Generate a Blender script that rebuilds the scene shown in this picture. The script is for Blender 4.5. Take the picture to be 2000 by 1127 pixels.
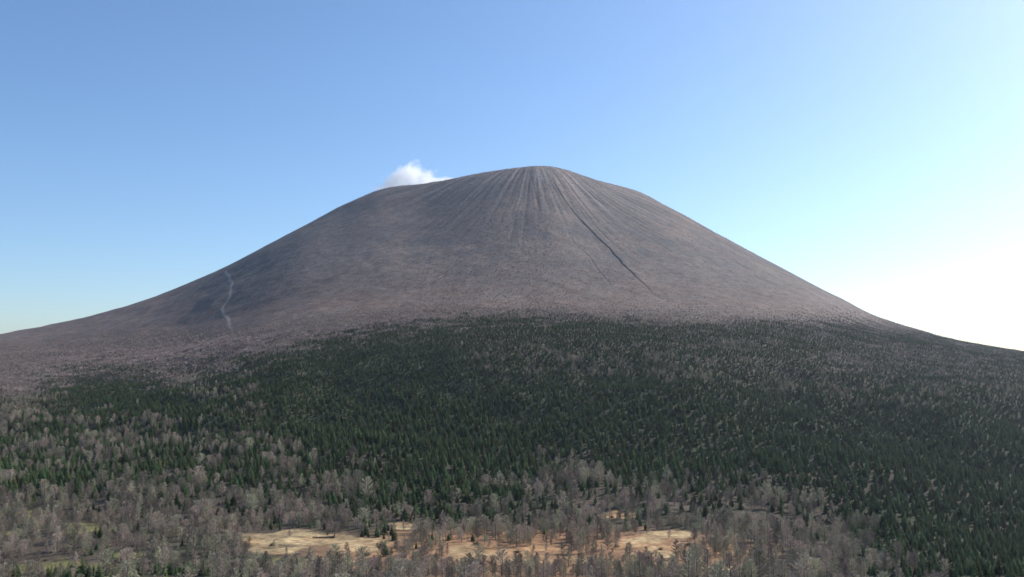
# Volcano cone above a forested lower slope and a tan meadow, clear sky, steam behind the rim.
import bpy, math, random
import numpy as np
R=math.radians
for o in list(bpy.data.objects): bpy.data.objects.remove(o)
SC=bpy.context.scene; COL=SC.collection

# ---------------- camera, world, sun, exposure ----------------
CAMZ=90.0
PITCH=math.atan(136.5/1732.0)
cam_d=bpy.data.cameras.new('camera'); cam=bpy.data.objects.new('camera',cam_d); COL.objects.link(cam)
cam.location=(0,0,CAMZ); cam.rotation_euler=(math.pi/2+PITCH,0,0)
cam_d.sensor_width=36.0; cam_d.lens=1732.0/2000*36.0; cam_d.clip_start=0.5; cam_d.clip_end=40000
SC.camera=cam
SUN_EL=35.5; SUN_AZ=55.5           # degrees; azimuth clockwise from the view direction (+Y)
w=bpy.data.worlds.new('World'); SC.world=w; w.use_nodes=True
nt=w.node_tree; nt.nodes.clear()
sky=nt.nodes.new('ShaderNodeTexSky'); sky.sky_type='NISHITA'; sky.sun_disc=False
sky.sun_elevation=R(SUN_EL); sky.sun_rotation=R(SUN_AZ)
sky.altitude=1500; sky.air_density=1.04; sky.dust_density=2.5; sky.ozone_density=3.9
bg=nt.nodes.new('ShaderNodeBackground'); bg.inputs['Strength'].default_value=0.136
out=nt.nodes.new('ShaderNodeOutputWorld')
wb=nt.nodes.new('ShaderNodeMix'); wb.data_type='RGBA'; wb.blend_type='MULTIPLY'; wb.inputs[0].default_value=1; wb.inputs[7].default_value=(.97,1.0,1.01,1)
hs=nt.nodes.new('ShaderNodeHueSaturation'); hs.inputs['Saturation'].default_value=1.06
nt.links.new(sky.outputs[0],wb.inputs[6]); nt.links.new(wb.outputs[2],hs.inputs['Color']); nt.links.new(hs.outputs[0],bg.inputs[0]); nt.links.new(bg.outputs[0],out.inputs[0])
sd=bpy.data.lights.new('sun','SUN'); sd.energy=4.5; sd.angle=R(0.5); sd.color=(1,.95,.87)
so=bpy.data.objects.new('sun',sd); COL.objects.link(so)
so.rotation_euler=(R(90-SUN_EL),0,math.pi-R(SUN_AZ))
SC.view_settings.view_transform='Standard'; SC.view_settings.look='None'
SC.view_settings.exposure=0.33; SC.view_settings.gamma=1.0
SC.cycles.volume_bounces=12; SC.cycles.max_bounces=12; SC.cycles.use_denoising=True

HAZE=3.5e-5
# ---------------- terrain function ----------------
F=1732.0; PITCH=math.atan(136.5/1732.0); CP,SP=math.cos(PITCH),math.sin(PITCH)
def project(X,Y,Z):
    Zr=Z-CAMZ; dep=Y*CP+Zr*SP; up=-Y*SP+Zr*CP
    return 1000+F*X/dep, 563.5-F*up/dep
def zat(v,Y):
    t=(563.5-v)/F
    return CAMZ+Y*(t*CP+SP)/(CP-t*SP)
def sstep(a,b,x):
    t=np.clip((x-a)/(b-a),0,1); return t*t*(3-2*t)
# smooth value noise
_rs=np.random.RandomState(7); _T=_rs.rand(256,256)
def vnoise(x,y):
    xi=np.floor(x).astype(int); yi=np.floor(y).astype(int); fx=x-xi; fy=y-yi
    fx=fx*fx*(3-2*fx); fy=fy*fy*(3-2*fy)
    a=_T[yi&255,xi&255]; b=_T[yi&255,(xi+1)&255]; c=_T[(yi+1)&255,xi&255]; d=_T[(yi+1)&255,(xi+1)&255]
    return (a+(b-a)*fx)*(1-fy)+(c+(d-c)*fx)*fy
def fbm(x,y,o=4):
    s=0; a=.5
    for i in range(o):
        s=s+a*vnoise(x*2**i+17.3*i,y*2**i+9.1*i); a*=.5
    return s/(1-.5**o)
# cone
CX,CY=(995-1000)*2700/F,2700.0; RR=397.0
RS=np.array([0,250,397,500,616,750,870,1030,1208,1380,1551,1800,2300,3200,6000.])
PL=np.array([440,470,514,470,397,322,257,187,126,97,72,45,5,-60,-160.])
PR=np.array([440,470,507,447,382,305,232,148,80,35,5,-12,-35,-70,-160.])
PF=np.array([440,470,498,452,382,308,246,172,108,72,42,20,0,-60,-160.])
def interp_s(x,xs,ys):
    # monotone-ish cubic hermite
    m=np.gradient(ys,xs); i=np.clip(np.searchsorted(xs,x)-1,0,len(xs)-2)
    h=xs[i+1]-xs[i]; t=np.clip((x-xs[i])/h,0,1)
    return ((2*t**3-3*t**2+1)*ys[i]+(t**3-2*t**2+t)*h*m[i]+(-2*t**3+3*t**2)*ys[i+1]+(t**3-t**2)*h*m[i+1])
def cone(X,Y):
    dx=X-CX; dy=Y-CY; r=np.sqrt(dx*dx+dy*dy)+1e-6; s=dx/r; 
    wl=np.clip(-s,0,1)**2; wr=np.clip(s,0,1)**2; wf=1-wl-wr
    return CAMZ+wl*interp_s(r,RS,PL)+wr*interp_s(r,RS,PR)+wf*interp_s(r,RS,PF)
BU=np.array([-400,0,300,600,900,1100,1400,1700,2000,2400.])
BY=np.array([345,420,500,600,720,900,1100,1300,1600,2000,2700,3500.])
BT=np.array([ # v per (Y row, u col)
 [1127]*10,
 [1060,1060,1062,1062,1065,1070,1075,1085,1090,1095],
 [1005,1008,1010,1012,1015,1020,1030,1050,1060,1070],
 [935,940,945,940,940,945,960,985,1010,1020],
 [880,885,885,870,862,865,880,905,930,940],
 [815,815,805,765,740,745,765,800,835,850],
 [770,770,750,690,630,630,670,715,755,775],
 [735,735,710,640,590,590,615,668,712,738],
 [705,705,675,580,520,520,540,632,697,722],
 [675,670,600,440,330,330,370,590,682,712],
 [652,640,520,300,200,200,250,520,672,705],
 [650,638,500,300,200,200,250,520,672,705]],float)
def btab(u,Y):
    u=np.clip(u,BU[0],BU[-1]); Y=np.clip(Y,BY[0],BY[-1]); L=np.log(BY); y=np.log(Y)
    j=np.clip(np.searchsorted(BU,u)-1,0,len(BU)-2); i=np.clip(np.searchsorted(L,y)-1,0,len(L)-2)
    tu=(u-BU[j])/(BU[j+1]-BU[j]); tu=tu*tu*(3-2*tu); m=np.gradient(BT,L,axis=0)
    h=L[i+1]-L[i]; t=(y-L[i])/h
    def col(j): return (2*t**3-3*t**2+1)*BT[i,j]+(t**3-2*t**2+t)*h*m[i,j]+(-2*t**3+3*t**2)*BT[i+1,j]+(t**3-t**2)*h*m[i+1,j]
    n=len(BU); p0,p1,p2,p3=col(np.maximum(j-1,0)),col(j),col(j+1),col(np.minimum(j+2,n-1))
    x0,x1,x2,x3=BU[np.maximum(j-1,0)],BU[j],BU[j+1],BU[np.minimum(j+2,n-1)]
    m1=np.where(j>0,(p2-p0)/np.maximum(x2-x0,1),(p2-p1)/(x2-x1)); m2=np.where(j<n-2,(p3-p1)/np.maximum(x3-x1,1),(p2-p1)/(x2-x1)); w=x2-x1; q=(u-x1)/w
    return (2*q**3-3*q**2+1)*p1+(q**3-2*q**2+q)*w*m1+(-2*q**3+3*q**2)*p2+(q**3-q**2)*w*m2
DU=np.array([0,55,110,220,330,437,520,600,680,740,800,870,960,1040,1080,1120,1160,1200,1250,1300,1370,1440,1560,1700,1850,2000.])
TV=np.array([652,642,632,605,569,523,480,437,396,370,362,351,334,325,325,336,350,360,375,401,439,478,541,612,660,688.])
DV=np.array([1.6, 0.9, 4.7, 9.1, 20.3, 25.8, 19.6, 11.7, 20.6, 12.0, 27.4, 19.3, 3.4, -4.9, -16.1, 0.3, 17.5, 17.1, 16.0, 12.3, 17.3, 23.9, 23.8, 32.7, 17.9, 6.3])
def dvtab():
    g=np.arange(-600,2601,5.); d=np.interp(g,DU,DV); k=np.exp(-.5*(np.arange(-24,25)*5/38.)**2); k/=k.sum()
    return g,np.convolve(np.pad(d,24,'edge'),k,'valid')
DG,DT=dvtab()
def height(X,Y,detail=True):
    Yc=np.maximum(Y,300.)
    u=1000+F*X/(Yc*1.0)
    v=btab(u,Yc)
    B=zat(v,Yc)
    n=(fbm(X/150+3,Y/170)-.5)*46*sstep(480,850,Y)+(fbm(X/45+31,Y/45,3)-.5)*9*sstep(380,600,Y)+(fbm(X/30,Y/30,3)-.5)*1.5
    n=n*(1-.7*sstep(1000,1500,Y))
    B=B+n
    C=cone(X,Y)
    k=45.0; h=np.clip(.5+.5*(C-B)/k,0,1)
    z=C*(1-h)+B*h-k*h*(1-h)
    z=z-np.interp(u,DG,DT)*Y/F*sstep(1300,2100,Y)*sstep(5200,3600,Y)
    return z,B,C

# ---------------- small helpers ----------------
def tag(o,label=None,cat=None,group=None,kind=None):
    if label: o['label']=label
    if cat: o['category']=cat
    if group: o['group']=group
    if kind: o['kind']=kind
    return o
def mesh_np(name,V,Fq,mat,smooth=False,parent=None,link=True):
    V=np.asarray(V,np.float32); Fq=np.asarray(Fq,np.int32); k=Fq.shape[1]
    me=bpy.data.meshes.new(name)
    me.vertices.add(len(V)); me.vertices.foreach_set('co',V.ravel())
    me.loops.add(Fq.size); me.loops.foreach_set('vertex_index',Fq.ravel())
    me.polygons.add(len(Fq)); me.polygons.foreach_set('loop_start',np.arange(0,Fq.size,k,dtype=np.int32))
    me.polygons.foreach_set('loop_total',np.full(len(Fq),k,np.int32))
    me.polygons.foreach_set('use_smooth',np.full(len(Fq),smooth))
    me.update(calc_edges=True)
    if mat: me.materials.append(mat)
    o=bpy.data.objects.new(name,me)
    if link: COL.objects.link(o)
    if parent: o.parent=parent
    return o
def mat(name):
    m=bpy.data.materials.new(name); m.use_nodes=True; n=m.node_tree; b=n.nodes['Principled BSDF']
    b.inputs['Roughness'].default_value=.95; b.inputs['Specular IOR Level'].default_value=.15
    return m,n,b
def nd(n,t,**k):
    x=n.nodes.new(t)
    for a,b in k.items(): setattr(x,a,b)
    return x

# ---------------- image-space <-> ground ----------------
def hz(x,y):
    z,_,_=height(np.atleast_1d(np.float64(x)),np.atleast_1d(np.float64(y))); return z+relief(np.atleast_1d(x),np.atleast_1d(y))
def locate(u,v,y0=300,y1=3000):
    # first ground point met by the ray through photo pixel (u, v)
    Y=np.linspace(y0,y1,4000); t=(563.5-v)/F
    Z=CAMZ+Y*(t*CP+SP)/(CP-t*SP); X=(u-1000)/F*(Y*CP+(Z-CAMZ)*SP)
    g=height(X,Y)[0]; i=np.argmax(g>=Z)
    return float(X[i]),float(Y[i])
# polylines traced on the slope: ravines (dark) and trail
def trace(pts): return np.array([locate(*p) for p in pts])
def polydist(X,Y,P):
    d=np.full(X.shape,1e9); s=np.zeros(X.shape); acc=0.
    for (ax,ay),(bx,by) in zip(P[:-1],P[1:]):
        vx,vy=bx-ax,by-ay; L=math.hypot(vx,vy); t=np.clip(((X-ax)*vx+(Y-ay)*vy)/(L*L),0,1)
        q=np.hypot(X-ax-t*vx,Y-ay-t*vy); m=q<d; d[m]=q[m]; s[m]=(acc+t*L)[m]; acc+=L
    return d,s/acc
def wiggle(P,amp,seed):
    rs=np.random.RandomState(seed); out=[P[0]]
    for a,b in zip(P[:-1],P[1:]):
        n=4; dx,dy=b-a; L=math.hypot(dx,dy)
        for i in range(1,n+1):
            t=i/n; o=(rs.rand()-.5)*2*amp if i<n else 0
            out.append(np.array([a[0]+dx*t-dy/L*o,a[1]+dy*t+dx/L*o]))
    return np.array(out)
RAV=[]
def relief(X,Y):
    X=np.asarray(X,float); Y=np.asarray(Y,float); z=np.zeros(X.shape)
    m=(Y>1150)&(Y<3000)
    x=X[m];y=Y[m]
    dx=x-GX; dy=GY-y; r=np.hypot(dx,dy)+1; th=np.arctan2(dx,dy)
    a=sstep(90,200,r)*sstep(900,250,r)
    wob=(fbm(x/90,y/90,2)-.5)*.025
    t1=(th+wob)*9.3; t2=(th+wob*.7)*23
    g1=1-np.abs(2*vnoise(t1,r/900.)-1); g2=1-np.abs(2*vnoise(t2+40,r/500.)-1)
    g3=1-np.abs(2*vnoise((th+wob)*47+11,r/300.)-1)
    dz=-a*(1.3*g1**5*sstep(.2,.6,vnoise(t1*.5+9,r/400.))+1.2*g2**4+.9*g3**4)
    dz+=(fbm(x/14,y/14,3)-.5)*.9+(fbm(x/70+5,y/70,3)-.5)*5*sstep(200,600,r)
    for P,w,dep in RAV:
        q=polydist(x,y,P); e=sstep(0,.12,q[1])*sstep(1.0,.6,q[1])
        dz-=dep*e*np.exp(-(q[0]/w)**2)
        dz+=dep*.12*e*np.exp(-((q[0]-2.2*w)/(w*.8))**2)
    z[m]=dz
    return z
GX,GY=60.,2430.
RAV=[(wiggle(trace([(1072,338),(1088,366),(1112,402),(1145,440),(1190,484),(1225,525),(1262,560),(1305,592)]),2,1),2.0,3.0),
     (wiggle(trace([(1108,455),(1150,500),(1190,552),(1216,585)]),5,2),1.4,1.0),
     (wiggle(trace([(1035,338),(1046,380),(1056,420)]),1,3),1.6,1.2),
     (wiggle(trace([(1120,350),(1160,385),(1210,418)]),3,4),2.2,2.0)]
TRAIL=wiggle(trace([(441,530),(453,550),(449,580),(434,602),(447,626),(453,648),(460,662)]),2,5)

# tan clearings and green grass on the valley floor, as patches located from the photo (centre u, v, radius u, radius v)
TAN=[(560,1050,88,14),(655,1058,100,13),(505,1056,30,22),(705,1072,60,10),(535,1074,60,10),(778,1030,32,8),(940,1078,70,13),(1015,1092,70,8),(1240,1060,62,10),
     (1190,1006,42,8),(1410,1112,46,9),(1312,1046,52,12),(1060,1072,50,7),(1150,1096,70,7),(1290,1078,50,8)]
GRN=[(110,1108,90,16),(215,1112,70,14),(70,1004,36,7),(150,1032,70,7),(600,1100,70,10),(250,1086,40,8),(30,1040,30,8)]
TANBAND=[(1040,1080,520,55)]
def patch(u,v,L,soft=.5):
    m=np.zeros(np.shape(u))
    for cu,cv,ru,rv in L:
        m=np.maximum(m,1-((u-cu)/ru)**2-((v-cv)/rv)**2)
    return np.clip(m/soft,0,1)
def nmod(X,Y,s,amp,o=0): return (fbm(X/s+o,Y/s+o*1.7,4)-.5)*amp

# ---------------- vegetation map (rows: image v, columns: image u every 100 px from 50) ----------------
VV=[590,605,620,640,660,680,700,730,760,790,820,860,900,940,980,1020,1060,1100,1140]
DEN=["00000001333211100000","00000014666433221100","00000157888765443210","00013589999999998632","03567899999999999985","46789999999999999999",
"68999999999999999999","57789999999999999999","88889999999999999999","99999999999999999999","99999999999999999999","99999999999999999999",
"99999999999999999999","99999999999999999999","88888899999888899999","77888988988877789999","67777656675557788899","67777777777777788899","78888888888888888899"]
CON=["00000000000000000000","00000000022000000000","00000000166321000000","00000003688887765000","00000037888887777753","00001279876677776665",
"00112799976667776666","15537899998887776777","18967999999999887777","48987999999999998888","56667999999999999999","65555699999999999999",
"66567678998388999999","67667557865445778999","22233388754323356999","01111125312111124899","12211001000000012899","24342001000000001379","24342001000000001379"]
def tab(T,u,v):
    A=np.array([[int(c) for c in r] for r in T],float)/9
    x=np.clip((u-50)/100,0,18.999); j=x.astype(int); fx=x-j
    i=np.clip(np.searchsorted(VV,v)-1,0,len(VV)-2); V=np.array(VV,float); fy=np.clip((v-V[i])/(V[i+1]-V[i]),0,1)
    return (A[i,j]*(1-fx)+A[i,j+1]*fx)*(1-fy)+(A[i+1,j]*(1-fx)+A[i+1,j+1]*fx)*fy

# ---------------- ground: one sheet, split at shared edges into the volcano and the valley ground ----------------
ca=np.concatenate([-np.linspace(1.9,.66,26)[:-1],np.linspace(-.66,.66,1250),np.linspace(.66,1.9,26)[1:]])
ry=np.concatenate([np.linspace(-500,300,22)[:-1],np.arange(300,1000,3.2),np.arange(1000,2560,1.9),np.arange(2560,3000,7),np.linspace(3010,3560,16)])
Yg,Ag=np.meshgrid(ry,ca,indexing='ij')
Wd=np.sqrt(np.maximum(Yg,0)**2+260.**2); Xg=Ag*Wd; Xg=np.clip(Xg,-3000,3000)+np.where(np.abs(Xg)>3000,Ag*5,0)
Zg,Bg,Cg=height(Xg,Yg)
# the crater behind the visible rim
rr=np.hypot(Xg-CX,Yg-CY); Zg=Zg-sstep(340,120,rr)*90*sstep(2330,2500,Yg)
Zg=Zg+relief(Xg,Yg)
Ug,Vg=project(Xg,np.maximum(Yg,60),Zg)
tree=tab(DEN,Ug,Vg); tree=np.where(Yg<300,.6,tree)
mount=(Cg-Bg)<8.0
nz=nmod(Xg,Yg,22,1.0); nf=nmod(Xg,Yg,7,1.0,3)
# surface colours per vertex, plus shade painted along the ravines
n1=fbm(Xg/120,Yg/120,4); n2=fbm(Xg/35+9,Yg/35,4); n3=fbm(Xg/9,Yg/9,3)
dx=Xg-GX; dy=GY-Yg; r=np.hypot(dx,dy)+1; th=np.arctan2(dx,dy)
strk=fbm(th*34,r/260.,3); strk2=vnoise(th*70,r/120.)
def mixc(a,b,t): return a*(1-t[...,None])+np.array(b)*t[...,None]
c=np.zeros(Xg.shape+(3,))+np.array([.142,.118,.106])
c=mixc(c,[.21,.158,.130],np.clip((n1-.43)*3,0,1)*.7)
c=mixc(c,[.105,.100,.102],np.clip((n2-.48)*4,0,1)*.75)
c=mixc(c,[.27,.23,.21],np.clip((strk-.52)*6,0,1)*sstep(560,150,r)*.9)
c=mixc(c,[.40,.35,.32],np.clip((strk2-.68)*5,0,1)*sstep(380,120,r)*sstep(.05,.3,strk)*.8)
c=mixc(c,[.075,.07,.08],np.clip((.45-strk)*5,0,1)*sstep(1000,200,r)*.45)
low=sstep(640,1000,r)                                    # low scrub and reddish soil towards the foot
c=mixc(c,[.160,.104,.080],low*np.clip(.35+(n2-.4)*1.5,0,.9))
c*= (1+(n3-.5)*.8*sstep(150,800,r)+ (nf)*.35)[...,None]
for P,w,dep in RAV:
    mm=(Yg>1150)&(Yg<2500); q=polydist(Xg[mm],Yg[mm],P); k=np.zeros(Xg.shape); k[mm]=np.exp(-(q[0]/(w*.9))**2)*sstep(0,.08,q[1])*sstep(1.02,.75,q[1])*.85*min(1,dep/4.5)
    c=mixc(c,[.035,.033,.038],k)  # shade inside the carved ravines, painted dark into the vertex colour
q=polydist(Xg[(Yg>1000)&(Yg<2800)],Yg[(Yg>1000)&(Yg<2800)],TRAIL); k=np.zeros(Xg.shape); k[(Yg>1000)&(Yg<2800)]=np.exp(-(q[0]/2.5)**2); c=mixc(c,[.42,.34,.28],k*.8)
# valley ground
jj=np.random.RandomState(3)
uu=Ug+nmod(Xg,Yg,14,70,5); vv=Vg+nmod(Xg,Yg,18,26,8)
tan=patch(uu,vv,TAN); grn=patch(uu,vv,GRN); band=patch(uu,vv,TANBAND)
c2=np.zeros(Xg.shape+(3,))+np.array([.085,.066,.05])
c2=mixc(c2,[.045,.05,.028],np.clip((n2-.45)*4,0,1))
c2=mixc(c2,[.30,.17,.09],band*.85)
c2=mixc(c2,[.10,.095,.055],np.clip((n1-.5)*4,0,1)*band*.6)
c2=mixc(c2,[.42,.31,.165],tan*np.clip(.75+nf*1.0,0,1))
c2=mixc(c2,[.34,.19,.09],tan*np.clip((n2-.48)*5,0,1)*.8)
c2=mixc(c2,[.165,.155,.06],grn*.85)
c2*=(1+nf*.9)[...,None]
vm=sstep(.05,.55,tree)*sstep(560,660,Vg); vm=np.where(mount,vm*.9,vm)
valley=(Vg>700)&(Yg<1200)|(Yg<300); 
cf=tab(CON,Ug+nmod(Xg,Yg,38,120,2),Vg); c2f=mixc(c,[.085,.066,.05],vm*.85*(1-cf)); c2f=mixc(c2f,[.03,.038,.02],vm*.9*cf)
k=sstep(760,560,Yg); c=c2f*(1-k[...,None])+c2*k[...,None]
mead=(tan>.25)&(Yg<620)&(Yg>300)
print('grid',Xg.shape)

def ground_mat(name,bscale,bstr,bd):
    m,n,b=mat(name)
    a=nd(n,'ShaderNodeVertexColor',layer_name='tint')
    tc=nd(n,'ShaderNodeTexCoord'); nz=nd(n,'ShaderNodeTexNoise'); nz.inputs['Scale'].default_value=bscale; nz.inputs['Detail'].default_value=6; nz.inputs['Roughness'].default_value=.65
    n.links.new(tc.outputs['Object'],nz.inputs['Vector'])
    mr=nd(n,'ShaderNodeMapRange'); mr.inputs[1].default_value=.3; mr.inputs[2].default_value=.7; mr.inputs[3].default_value=1-bstr; mr.inputs[4].default_value=1+bstr
    n.links.new(nz.outputs[0],mr.inputs[0])
    mx=nd(n,'ShaderNodeVectorMath',operation='SCALE'); n.links.new(a.outputs[0],mx.inputs[0]); n.links.new(mr.outputs[0],mx.inputs['Scale'])
    n.links.new(mx.outputs[0],b.inputs['Base Color'])
    bp=nd(n,'ShaderNodeBump'); bp.inputs['Strength'].default_value=.7; bp.inputs['Distance'].default_value=bd
    n.links.new(nz.outputs[0],bp.inputs['Height']); n.links.new(bp.outputs[0],b.inputs['Normal'])
    return m
M_rock=ground_mat('volcanic_scree',.2,.28,1.3); M_soil=ground_mat('forest_soil',.35,.4,1.2); M_mead=ground_mat('dry_grass',.35,.5,.8)
def split_ground(name,sel,m,label):
    H,W=Xg.shape; idx=np.arange(H*W).reshape(H,W)
    f=np.stack([idx[:-1,:-1],idx[:-1,1:],idx[1:,1:],idx[1:,:-1]],-1)[sel[:-1,:-1]]
    used=np.zeros(H*W,bool); used[f.ravel()]=True; remap=np.cumsum(used)-1
    V=np.stack([Xg,Yg,Zg],-1).reshape(-1,3)[used]
    o=mesh_np(name,V,remap[f],m,True)
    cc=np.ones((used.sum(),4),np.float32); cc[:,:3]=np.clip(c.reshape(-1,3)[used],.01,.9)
    at=o.data.color_attributes.new('tint','FLOAT_COLOR','POINT'); at.data.foreach_set('color',cc.ravel())
    return tag(o,label,kind='structure')
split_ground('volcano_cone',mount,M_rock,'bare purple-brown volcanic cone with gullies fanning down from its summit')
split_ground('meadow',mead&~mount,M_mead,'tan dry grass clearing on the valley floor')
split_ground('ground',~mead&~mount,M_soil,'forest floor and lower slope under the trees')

# ---------------- vegetation ----------------
def leaf_mat(name,col,var,trans=0.0):
    m,n,b=mat(name)
    oi=nd(n,'ShaderNodeObjectInfo'); tc=nd(n,'ShaderNodeNewGeometry')
    hs=nd(n,'ShaderNodeHueSaturation'); hs.inputs['Color'].default_value=(*col,1)
    mr=nd(n,'ShaderNodeMapRange'); mr.inputs[3].default_value=1-var; mr.inputs[4].default_value=1+var
    n.links.new(oi.outputs['Random'],mr.inputs[0]); n.links.new(mr.outputs[0],hs.inputs['Value'])
    mh=nd(n,'ShaderNodeMath',operation='FRACT'); mm=nd(n,'ShaderNodeMath',operation='MULTIPLY'); mm.inputs[1].default_value=7.31
    n.links.new(oi.outputs['Random'],mm.inputs[0]); n.links.new(mm.outputs[0],mh.inputs[0])
    m2=nd(n,'ShaderNodeMapRange'); m2.inputs[3].default_value=.47; m2.inputs[4].default_value=.555
    n.links.new(mh.outputs[0],m2.inputs[0]); n.links.new(m2.outputs[0],hs.inputs['Hue'])
    # per-spray variation
    rp=nd(n,'ShaderNodeMapRange'); rp.inputs[3].default_value=.7; rp.inputs[4].default_value=1.3; n.links.new(tc.outputs['Random Per Island'],rp.inputs[0])
    sc=nd(n,'ShaderNodeVectorMath',operation='SCALE'); n.links.new(hs.outputs[0],sc.inputs[0]); n.links.new(rp.outputs[0],sc.inputs['Scale'])
    n.links.new(sc.outputs[0],b.inputs['Base Color'])
    return m
M_con=leaf_mat('conifer_needles',(.085,.112,.042),.6)
M_twig=leaf_mat('bare_twigs',(.38,.315,.245),.45)
M_scr=leaf_mat('scrub_twigs',(.37,.295,.255),.3)
def patchy(m,scale,lo,hi):
    n=m.node_tree; b=n.nodes['Principled BSDF']; src=b.inputs['Base Color'].links[0].from_socket
    tc=nd(n,'ShaderNodeTexCoord'); z=nd(n,'ShaderNodeTexNoise'); z.inputs['Scale'].default_value=scale; z.inputs['Detail'].default_value=3
    n.links.new(tc.outputs['Object'],z.inputs['Vector']); q=nd(n,'ShaderNodeMapRange'); q.inputs[1].default_value=.32; q.inputs[2].default_value=.68; q.inputs[3].default_value=lo; q.inputs[4].default_value=hi
    n.links.new(z.outputs[0],q.inputs[0]); v=nd(n,'ShaderNodeVectorMath',operation='SCALE'); n.links.new(src,v.inputs[0]); n.links.new(q.outputs[0],v.inputs['Scale']); n.links.new(v.outputs[0],b.inputs['Base Color'])
patchy(M_scr,.11,.5,1.35)
M_bush=leaf_mat('bush_twigs',(.17,.15,.09),.3)
M_bark,_n,_b=mat('bark'); 
_z=nd(_n,'ShaderNodeTexNoise'); _z.inputs['Scale'].default_value=3; _r=nd(_n,'ShaderNodeValToRGB'); _r.color_ramp.elements[0].color=(.07,.055,.045,1); _r.color_ramp.elements[1].color=(.17,.14,.12,1)
_n.links.new(_z.outputs[0],_r.inputs[0]); _n.links.new(_r.outputs[0],_b.inputs['Base Color'])

class MB:
    def __init__(s): s.V=[]; s.T=[]
    def tri(s,a,b,c):
        i=len(s.V); s.V+= [a,b,c]; s.T.append((i,i+1,i+2))
    def tube(s,p,q,r0,r1,n=5):
        p=np.array(p,float);q=np.array(q,float);d=q-p;d/=np.linalg.norm(d)+1e-9
        a=np.cross(d,[0.3,.9,.1]); a/=np.linalg.norm(a); b=np.cross(d,a); i=len(s.V)
        for P,r in((p,r0),(q,r1)):
            for k in range(n):
                t=2*math.pi*k/n; s.V.append(P+a*math.cos(t)*r+b*math.sin(t)*r)
        for k in range(n):
            k2=(k+1)%n; s.T.append((i+k,i+k2,i+n+k2)); s.T.append((i+k,i+n+k2,i+n+k))
    def build(s,name,m,parent=None,smooth=False): return mesh_np(name,s.V,s.T,m,smooth,parent)
def conifer(seed,h=10.0):
    rs=random.Random(seed); cr=MB(); tr=MB()
    lean=(rs.uniform(-.15,.15),rs.uniform(-.15,.15))
    pts=[(lean[0]*t*t,lean[1]*t*t,h*t-.4*(t==0)) for t in (0,.35,.7,1)]
    rr=[.17,.13,.075,.02]
    for i in range(3): tr.tube(pts[i],pts[i+1],rr[i],rr[i+1],6)
    R0=rs.uniform(1.9,2.6); z=h*rs.uniform(.07,.14); wob=[rs.uniform(.75,1.2) for _ in range(6)]
    while z<h*.99:
        t=z/h; L=R0*(1-t)**.8*(1 if t>.2 else .75+t)+.12; nb=max(4,int(9*(1-t)+4))
        a0=rs.random()*6.28
        for k in range(nb):
            a=a0+6.283*k/nb+rs.uniform(-.3,.3); l=L*rs.uniform(.62,1.12)*wob[int(a/1.047)%6]; dr=rs.uniform(-.38,.02)-(.15*(1-t)); 
            ca_,sa=math.cos(a),math.sin(a); bx,by=lean[0]*t*t,lean[1]*t*t
            P=lambda f,s,dz: (bx+ca_*l*f-sa*s,by+sa*l*f+ca_*s,z+dr*l*f+dz)
            w=l*rs.uniform(.22,.34)
            up=rs.uniform(.05,.2)*l
            cr.tri(P(.03,0,.1),P(.55,w,-.12*l),P(1,0,up*.4)); cr.tri(P(.03,0,.1),P(1,0,up*.4),P(.55,-w,-.12*l))
            cr.tri(P(.35,.0,.0),P(.75,w*.5,-.22*l),P(.8,-w*.4,up))
            cr.tri(P(.2,w*.6,-.25*l),P(.5,-w*.3,up*.9),P(.85,w*.7,-.1))
        z+=h*rs.uniform(.042,.062)
    return tr,cr
def larch(seed,h=11.0,round_=False,bushy=1.0):
    rs=random.Random(seed); cr=MB(); tr=MB()
    lean=(rs.uniform(-.5,.5),rs.uniform(-.5,.5)); ax=lambda t:(lean[0]*t*t,lean[1]*t*t,h*t)
    rr=[.19,.15,.1,.03]; T=(-.04,.3,.65,.99)
    for i in range(3): tr.tube(ax(T[i]),ax(T[i+1]),rr[i],rr[i+1],6)
    n=int(76*bushy); zb=rs.uniform(.06,.14)
    for i in range(n):
        t=zb+(1-zb)*(i+rs.random())/n; q=(t-zb)/(1-zb)
        if round_: L=h*.36*math.sqrt(max(.03,1-(q*1.75-.75)**2 if q>.43 else .55+q))*rs.uniform(.75,1.1)
        else: L=h*.285*(1-q)**.62*(.7+1.1*min(q,.28))*rs.uniform(.7,1.15)+.25
        a=rs.random()*6.283; el=rs.uniform(.25,.75)+(.5*q)
        p=np.array(ax(t)); d=np.array([math.cos(a)*math.cos(el),math.sin(a)*math.cos(el),math.sin(el)])
        e=p+d*L; m_=p+d*L*.5+np.array([0,0,-.08*L])
        cr.tube(p,m_,.035,.025,3); cr.tube(m_,e,.025,.01,3)
        for k in range(int(9+L*5)):
            f=rs.uniform(.2,1); b=p+d*L*f; v=np.array([rs.gauss(0,1),rs.gauss(0,1),rs.gauss(.35,.8)]); v/=np.linalg.norm(v); v=v*.7+d*.6
            l=rs.uniform(.35,.85)*(.6+.35*L/2); s=np.array([rs.gauss(0,1),rs.gauss(0,1),rs.gauss(0,1)]); s=np.cross(v,s); s/=np.linalg.norm(s)+1e-9; w=rs.uniform(.05,.12)
            cr.tri(b-s*w*.5,b+s*w,b+v*l); 
            if rs.random()<.5: cr.tri(b+v*l*.4,b+v*l*.4+s*w,b+v*l*.8+s*l*.5)
    return tr,cr
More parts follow.
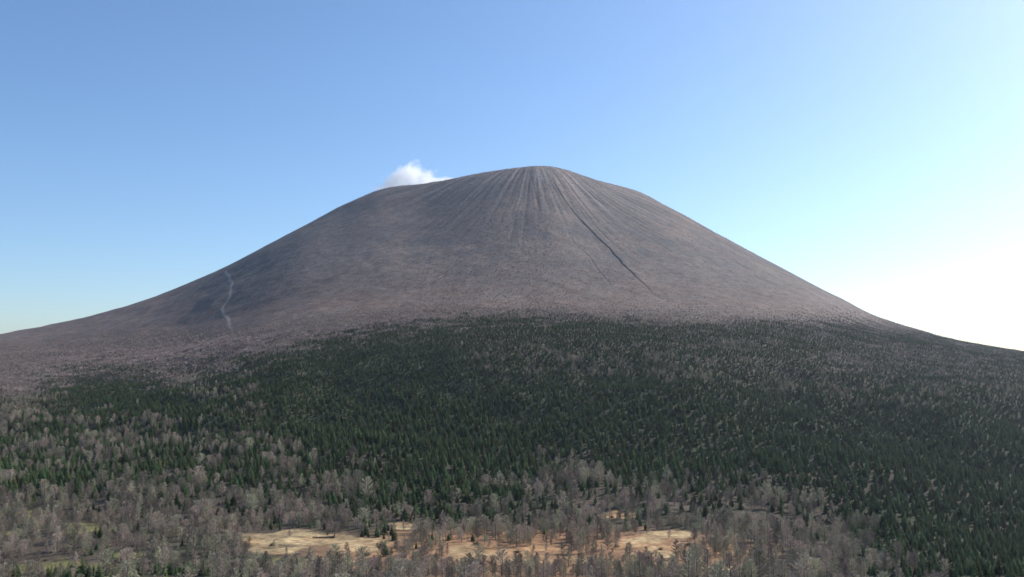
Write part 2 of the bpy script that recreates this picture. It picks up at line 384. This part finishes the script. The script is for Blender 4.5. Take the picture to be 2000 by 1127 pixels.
def shrub_mb(seed,h=3.0,n=150):
    rs=random.Random(seed); cr=MB()
    for i in range(n):
        a=rs.random()*6.283; el=rs.uniform(.15,1.5); rad=h*rs.uniform(.45,1)*(.8+.3*math.sin(a*2+seed)); d=np.array([math.cos(a)*math.cos(el)*.85,math.sin(a)*math.cos(el)*.85,math.sin(el)])
        e=d*rad; s=np.array([rs.gauss(0,1),rs.gauss(0,1),rs.gauss(0,1)]); s=np.cross(d,s); s/=np.linalg.norm(s); w=rs.uniform(.05,.12)
        cr.tri(e*.15+s*.03-np.array([0,0,.15]),e*.5+s*w,e)
        for k in range(3):
            b=e*rs.uniform(.35,1); v=np.array([rs.gauss(0,1),rs.gauss(0,1),rs.gauss(.4,.7)])*h*.16; cr.tri(b-s*w*.7,b+s*w*.7,b+v)
    return cr

rng=np.random.RandomState(11)
# candidate positions: jittered rows whose spacing follows the size of the trees at that distance
PX,PY=[],[]
y=262.0
while y<2650:
    sp=4.9 if y<640 else (4.7-1.5*min(1,(y-640)/450.)); 
    hw=.80*y+10; n=int(2*hw/sp); xs=np.linspace(-hw,hw,n)+rng.uniform(-.48,.48,n)*sp; ys=y+rng.uniform(-.48,.48,n)*sp
    PX.append(xs);PY.append(ys); y+=sp*(.95 if y<1400 else 1.25)
PX=np.concatenate(PX);PY=np.concatenate(PY)
PZ=height(PX,PY)[0]+relief(PX,PY)
PU,PV=project(PX,PY,PZ)
wu=PU+nmod(PX,PY,38,120,2)+nmod(PX,PY,11,40,4); wv=PV+nmod(PX,PY,30,34,6)*sstep(560,760,PV)+nmod(PX,PY,60,22,3)
lift=.6*9*(1.0-.58*sstep(620,1250,PY))/PY*F*sstep(1250,900,PY)
wv=wv-lift
den=tab(DEN,wu,wv); con=tab(CON,wu,wv)**.75
uu=PU+nmod(PX,PY,14,70,5); vv=PV+nmod(PX,PY,18,26,8)
tn=np.maximum(np.maximum(patch(uu,vv,TAN,.3),.85*patch(uu,vv-20,TAN,.3)),patch(uu,vv,GRN,.3)); den=den*(1-.93*tn*(PY<640))
far=(PV>720)|(PY<1000)
Cp,Bp=height(PX,PY)[2],height(PX,PY)[1]
gap=sstep(.30,.5,fbm(PX/24+50,PY/24,3)); den=den*(1-(.75-.67*sstep(.25,.75,con))*(1-gap)*(PY>520)*sstep(1500,1100,PY))
keep=(rng.rand(len(PX))<den)&(PU>-330)&(PU<2330)
keep&=~((PY<1150)&(PY>640)&(rng.rand(len(PX))<.06))
qd=np.full(len(PX),99.); mk=PY>1000; qd[mk]=polydist(PX[mk],PY[mk],TRAIL)[0]; keep&=qd>7
keep&=(con>.6)|(rng.rand(len(PX))<.78)|(PY>1150)
X,Y,Z,U,V,CN,DN=[a[keep] for a in (PX,PY,PZ,PU,PV,con,den)]
N=len(X)
cn=np.clip(CN+ (fbm(X/22,Y/22,3)-.5)*1.2*(CN>.03)*(CN<.97),0,1)
cn=np.clip((cn-.53)*1.6+.5,0,1)
cn=np.where(CN>.9,np.maximum(cn,.985),cn)
isc=rng.rand(N)<cn
# size: tall on the valley floor, dwarfed towards the tree line
edge=np.minimum(1,.5+DN*.6)
edge=edge*np.where(~isc&(Y>620),.85,1)
grow=(1.0-.55*sstep(600,1200,Y))*(.74+.26*sstep(380,680,Y))
hgt=np.where(isc,7.0,8.7)*grow*np.clip(rng.lognormal(-.1,.24,N),.45,1.5)*edge
lowb=(~isc)&(rng.rand(N)<.2); hgt=np.where(lowb,hgt*.6,hgt)
scrub=(~isc)&(Y>1050)&(hgt<5.2)
hgt=np.where(scrub,hgt*rng.uniform(.6,1.05,N),hgt)
kind=np.where(isc,0,np.where(scrub,2,1))
print('plants',N,[int((kind==k).sum()) for k in range(3)])
wid=np.where(isc,rng.uniform(1.15,1.65,N),rng.uniform(1.05,1.55,N)); rot=rng.uniform(0,6.283,N); var=rng.randint(0,5,N)
size_px=hgt/Y*F
inframe=(U>4)&(U<1996)&(V-size_px*.6<1127)&(V-size_px*.3>300)
inframe&=~((V-size_px*.35)>1127)

PROT={0:[],1:[]}
def new_tree(name,label,cat,group,trunk,crown,m,loc,rz,sc):
    e=bpy.data.objects.new(name,None); e.empty_display_size=1; COL.objects.link(e); e.location=loc; e.rotation_euler=(0,0,rz); e.scale=sc
    tag(e,label,cat,group)
    for nm,me in (('trunk',trunk),('crown',crown)):
        o=bpy.data.objects.new(nm,me); COL.objects.link(o); o.parent=e
    return e
MESH={0:[],1:[]}
for s in range(5):
    for k,(t,c_) in ((0,conifer(20+s)),(1,larch(40+s,round_=(s in(1,3))))):
        a=mesh_np('trunk',t.V,t.T,M_bark,link=False); b=mesh_np('crown',c_.V,c_.T,(M_con,M_twig)[k],link=False)
        MESH[k].append((a.data,b.data)); bpy.data.objects.remove(a); bpy.data.objects.remove(b)
BASEH={0:10.0,1:11.0}

# --- the 300 of each kind that show largest, as objects of their own ---
ORD=['leftmost','second','third','fourth','fifth','sixth','seventh','eighth','ninth','tenth','eleventh','twelfth','thirteenth','fourteenth','fifteenth','sixteenth','seventeenth','eighteenth','nineteenth','twentieth']
def zone(u,v):
    r=['below the picture edge','along the bottom edge','before the tan clearing','beside the tan clearing','behind the tan clearing','at the slope foot'][0 if v>1180 else 1 if v>1100 else 2 if v>1062 else 3 if v>1030 else 4 if v>1000 else 5]
    cl=['far left','outer left','left','inner left','left centre','centre left','centre','centre right','right centre','inner right','right','outer right','near far right','far right'][min(13,max(0,int(u/2000*14)))]
    return r,cl
single=[]; things=[]
for k in (0,1):
    idx=np.where((kind==k)&inframe)[0]; idx=idx[np.argsort(-size_px[idx])][:300]; single+=list(idx)
    cells={}
    for i in idx: cells.setdefault(zone(U[i],V[i]),[]).append(i)
    for z_,L in cells.items():
        L.sort(key=lambda i:U[i]); n=len(L); med=np.median([hgt[i] for i in L])
        for j,i in enumerate(L):
            sz='tall' if hgt[i]>med*1.08 else ('short' if hgt[i]<med*.92 else 'middling')
            sh='slim' if wid[i]<(1.28,1.2)[k] else ('broad' if wid[i]>(1.5,1.4)[k] else 'even')
            if n==1: od='alone'
            elif j==n-1 and n>1: od='rightmost'
            else: od=ORD[j] if j<20 else 'inner'
            if 0<j<n-1: od+=' from left'
            what=('%s %s dark green conifer'%(sz,sh)) if k==0 else ('%s %s bare grey larch'%(sz,sh))
            lab='%s, %s %s, %s'%(what,od,z_[0],z_[1])
            tr_,cr_=MESH[k][var[i]]; s=hgt[i]/BASEH[k]
            e=new_tree('conifer_tree' if k==0 else 'larch_tree',lab,'conifer' if k==0 else 'larch',
              'dark conifers on the valley floor and slope foot' if k==0 else 'bare larches on the valley floor and slope foot',
              tr_,cr_,None,(X[i],Y[i],Z[i]-.05),rot[i],(s*wid[i],s*wid[i],s))
            things.append(e)
            if len(PROT[k])<5 and var[i] not in [q[2] for q in PROT[k]]: PROT[k].append((e.children[0],e.children[1],var[i]))

# --- everything beyond: one mass per kind, placed by geometry nodes on its own points ---
rest=np.ones(N,bool); rest[single]=False
def mass(name,label,cat,sel,sources,base):
    me=bpy.data.meshes.new(name); n=int(sel.sum()); me.vertices.add(n)
    me.vertices.foreach_set('co',np.stack([X[sel],Y[sel],Z[sel]-.05],-1).astype(np.float32).ravel())
    def at(nm,ty,d,key):
        a=me.attributes.new(nm,ty,'POINT'); a.data.foreach_set(key,d)
    s=hgt[sel]/base
    at('pick','INT',rng.randint(0,len(sources[0]),n).astype(np.int32),'value')
    at('size','FLOAT_VECTOR',np.stack([s*wid[sel],s*wid[sel],s],-1).astype(np.float32).ravel(),'vector')
    at('turn','FLOAT_VECTOR',np.stack([rng.normal(0,.03,n),rng.normal(0,.03,n),rot[sel]],-1).astype(np.float32).ravel(),'vector')
    o=bpy.data.objects.new(name,me); COL.objects.link(o); tag(o,label,cat,kind='stuff')
    g=bpy.data.node_groups.new(name,'GeometryNodeTree')
    g.interface.new_socket('Geometry',in_out='INPUT',socket_type='NodeSocketGeometry'); g.interface.new_socket('Geometry',in_out='OUTPUT',socket_type='NodeSocketGeometry')
    gi=g.nodes.new('NodeGroupInput'); go=g.nodes.new('NodeGroupOutput'); jo=g.nodes.new('GeometryNodeJoinGeometry'); L=g.links.new
    def na(nm,ty):
        x=g.nodes.new('GeometryNodeInputNamedAttribute'); x.data_type=ty; x.inputs[0].default_value=nm; return x
    for src in sources:
        js=g.nodes.new('GeometryNodeJoinGeometry')
        for ob in src:
            oi=g.nodes.new('GeometryNodeObjectInfo'); oi.inputs['Object'].default_value=ob; oi.inputs['As Instance'].default_value=True; L(oi.outputs['Geometry'],js.inputs[0])
        ip=g.nodes.new('GeometryNodeInstanceOnPoints'); L(gi.outputs[0],ip.inputs['Points']); L(js.outputs[0],ip.inputs['Instance'])
        ip.inputs['Pick Instance'].default_value=True
        p=na('pick','INT'); L(p.outputs[0],ip.inputs['Instance Index'])
        z=na('size','FLOAT_VECTOR'); L(z.outputs[0],ip.inputs['Scale'])
        t=na('turn','FLOAT_VECTOR'); L(t.outputs[0],ip.inputs['Rotation'])
        L(ip.outputs[0],jo.inputs[0])
    L(jo.outputs[0],go.inputs[0])
    md=o.modifiers.new('scatter','NODES'); md.node_group=g
    return o
mass('conifer_forest','dense dark green conifer forest covering the slope below the cone','forest',rest&(kind==0),[[p[1] for p in PROT[0]],[p[0] for p in PROT[0]]],10.0)
mass('larch_wood','bare grey-brown larches mixed through the forest slope','forest',rest&(kind==1),[[p[1] for p in PROT[1]],[p[0] for p in PROT[1]]],11.0)

# --- low bushes at the edges of the clearings: things; scrub on the cone's foot: one mass ---
bm=[shrub_mb(s) for s in (1,2,3)]
bme=[]
for m_ in bm:
    o=mesh_np('shrub',m_.V,m_.T,M_bush,link=False); bme.append(o.data); bpy.data.objects.remove(o)
bs=[(497,1098,'low olive bush at the lower left corner of the left clearing'),(556,1094,'rounded olive bush below the left clearing'),(604,1090,'wide grey-green bush below the fallen log'),
 (655,1096,'wide grey-green bush right of the one below the fallen log'),(716,1086,'low bush on the right rim of the left clearing'),(532,1066,'small dark bush alone on the pale grass left of the log'),
 (742,1068,'small bush on the tan grass at the right end of the left clearing'),(770,1046,'dark bush on the small tan patch right of the left clearing'),(930,1064,'small bush on the upper edge of the right clearing'),
 (1010,1080,'lone bush in the tan grass of the middle clearing'),(1090,1098,'low bush below the middle of the right clearing'),(1150,1110,'low bush near the bottom right of the middle clearing'),
 (1205,1068,'dark bush on the rusty grass of the right clearing'),(1290,1074,'low bush on the right part of the right clearing'),(1345,1066,'bush where the right clearing meets the larches'),
 (170,1118,'low olive bush on the green grass at the bottom left'),(90,1096,'small bush on the upper rim of the green grass at the left'),(240,1100,'bush on the green grass patch left of the clearing'),(1405,1120,'bush on the small tan patch at the bottom right'),(1195,1012,'bush on the isolated tan patch behind the clearing')]
for j,(u,v,lab) in enumerate(bs):
    x,y=locate(u,v); o=bpy.data.objects.new('shrub',bme[j%3]); COL.objects.link(o); o.location=(x,y,float(hz(x,y)[0])); s=.65+.5*((j*37)%10)/10; o.scale=(s*1.3,s*1.3,s*.75); o.rotation_euler=(0,0,j*1.7)
    tag(o,lab,'bush','low bushes around the grass clearings')
sc_=[mesh_np('x',m_.V,m_.T,M_scr,link=False) for m_ in (shrub_mb(11,3,170),shrub_mb(12,3,170),shrub_mb(13,3,170))]
sel=rest&(kind==2); ii=np.where(sel)[0]
# scrub is one mesh of its own: each plant a copy of one of three shapes
Vs=[];Ts=[];off=0
for q in range(3):
    me=sc_[q].data; n=len(me.vertices); co=np.empty(n*3,np.float32); me.vertices.foreach_get('co',co); co=co.reshape(-1,3)[:360]; T0=np.arange(360).reshape(-1,3)
    I=ii[q::3]; s=hgt[I]/3.0; ca_,sa_=np.cos(rot[I]),np.sin(rot[I])
    px=(co[None,:,0]*ca_[:,None]-co[None,:,1]*sa_[:,None])*(s*wid[I]*1.1)[:,None]+X[I][:,None]
    py=(co[None,:,0]*sa_[:,None]+co[None,:,1]*ca_[:,None])*(s*wid[I]*1.1)[:,None]+Y[I][:,None]
    pz=co[None,:,2]*(s*1.15)[:,None]+Z[I][:,None]
    Vs.append(np.stack([px,py,pz],-1).reshape(-1,3)); Ts.append((T0[None]+(np.arange(len(I))*360)[:,None,None]).reshape(-1,3)+off); off+=len(I)*360
for o in sc_: bpy.data.objects.remove(o)
tag(mesh_np('scrub',np.concatenate(Vs),np.concatenate(Ts),M_scr),'pinkish grey bare scrub fringing the forest at the foot of the cone','scrub',kind='stuff')

# --- fallen log with its root plate ---
x,y=locate(632,1052); z=float(hz(x,y)[0])
lg=MB(); lg.tube((-5.2,0,.45),(-1,.1,.5),.22,.34,8); lg.tube((-1,.1,.5),(5,.0,.62),.34,.5,8); 
lo=lg.build('fallen_log',M_bark,smooth=True); lo.location=(x,y,z); lo.rotation_euler=(0,0,.12)
tag(lo,'dark fallen tree trunk lying across the pale grass of the left clearing','log')
rp=MB(); rs=random.Random(5)
for k in range(16):
    a=6.283*k/16; L=rs.uniform(.9,1.9); rp.tube((4.9,0,.75),(5.3+rs.uniform(-.2,.3),math.cos(a)*L,.85+math.sin(a)*L*.9),.2,.04,4)
rp.build('root',M_bark,lo)
br=MB()
for k in range(10): br.tube((-4.9+k*.2,0,.5),(-5.6+k*.25+rs.uniform(-.5,.3),rs.uniform(-.9,.9),rs.uniform(.9,2.2)),.07,.02,3)
br.build('branch',M_bark,lo)

# --- steam rising from the crater behind the left rim ---
def steam():
    cy=2760.; k=cy/F
    cx=(815-1000)*k; 
    b=MB(); V=[(x,y,z) for x in(-170,170) for y in(-70,70) for z in(-60,85)]
    Fq=[(0,1,3,2),(4,6,7,5),(0,4,5,1),(2,3,7,6),(0,2,6,4),(1,5,7,3)]
    zc=float(zat(np.array([353.]),np.array([cy]))[0])
    m=bpy.data.materials.new('steam'); m.use_nodes=True; n=m.node_tree; n.nodes.clear(); o_=nd(n,'ShaderNodeOutputMaterial')
    pv=nd(n,'ShaderNodeVolumePrincipled'); pv.inputs['Color'].default_value=(1,1,1,1); pv.inputs['Anisotropy'].default_value=.5
    tc=nd(n,'ShaderNodeTexCoord'); nz=nd(n,'ShaderNodeTexNoise'); nz.inputs['Scale'].default_value=.021; nz.inputs['Detail'].default_value=5; nz.inputs['Roughness'].default_value=.6
    n.links.new(tc.outputs['Object'],nz.inputs['Vector'])
    tot=None
    for (ax,az,rx,rz) in ((-24,8,50,42),(16,2,46,34),(-62,-8,54,32),(66,0,38,16),(92,-6,34,15),(-8,12,36,26),(-92,-30,48,20)):
        s=nd(n,'ShaderNodeVectorMath',operation='SUBTRACT'); s.inputs[1].default_value=(ax,0,az); n.links.new(tc.outputs['Object'],s.inputs[0])
        d=nd(n,'ShaderNodeVectorMath',operation='DIVIDE'); d.inputs[1].default_value=(rx,48,rz); n.links.new(s.outputs[0],d.inputs[0])
        l=nd(n,'ShaderNodeVectorMath',operation='LENGTH'); n.links.new(d.outputs[0],l.inputs[0])
        if tot is None: tot=l.outputs['Value']
        else:
            mn=nd(n,'ShaderNodeMath',operation='SMOOTH_MIN'); mn.inputs[2].default_value=.25; n.links.new(tot,mn.inputs[0]); n.links.new(l.outputs['Value'],mn.inputs[1]); tot=mn.outputs[0]
    a=nd(n,'ShaderNodeMath',operation='MULTIPLY_ADD'); a.inputs[1].default_value=3.0; n.links.new(nz.outputs[0],a.inputs[0]); a.inputs[2].default_value=-1.5
    e=nd(n,'ShaderNodeMath',operation='ADD'); n.links.new(tot,e.inputs[0]); n.links.new(a.outputs[0],e.inputs[1])
    mr=nd(n,'ShaderNodeMapRange'); mr.inputs[1].default_value=1.05; mr.inputs[2].default_value=.45; mr.inputs[3].default_value=0; mr.inputs[4].default_value=.042; n.links.new(e.outputs[0],mr.inputs[0])
    n.links.new(mr.outputs[0],pv.inputs['Density']); n.links.new(pv.outputs[0],o_.inputs['Volume'])
    o=mesh_np('steam_plume',V,Fq,m); o.location=(cx,cy,zc); tag(o,'small white steam plume rising behind the left part of the crater rim','steam',kind='stuff')
    o.data.materials[0].cycles.volume_step_rate=1.0 if hasattr(m,'cycles') else 1
steam()

# --- haze: one closed box round the scene ---
zlo=float(Zg.min())-1; zhi=float(Zg.max())+8
V=[(x,y,z) for x in(-3700,3700) for y in(-520,3580) for z in(zlo,zhi+70)]
Fq=[(0,1,3,2),(4,6,7,5),(0,4,5,1),(2,3,7,6),(0,2,6,4),(1,5,7,3)]
mh=bpy.data.materials.new('haze'); mh.use_nodes=True; n=mh.node_tree; n.nodes.clear(); o_=nd(n,'ShaderNodeOutputMaterial'); pv=nd(n,'ShaderNodeVolumePrincipled')
pv.inputs['Color'].default_value=(.80,.88,1,1); pv.inputs['Density'].default_value=HAZE; pv.inputs['Anisotropy'].default_value=.6; n.links.new(pv.outputs[0],o_.inputs['Volume'])
if HAZE>0:
    hb=mesh_np('haze',V,Fq,mh); tag(hb,'thin bluish haze in the air',kind='stuff'); hb.display_type='WIRE'
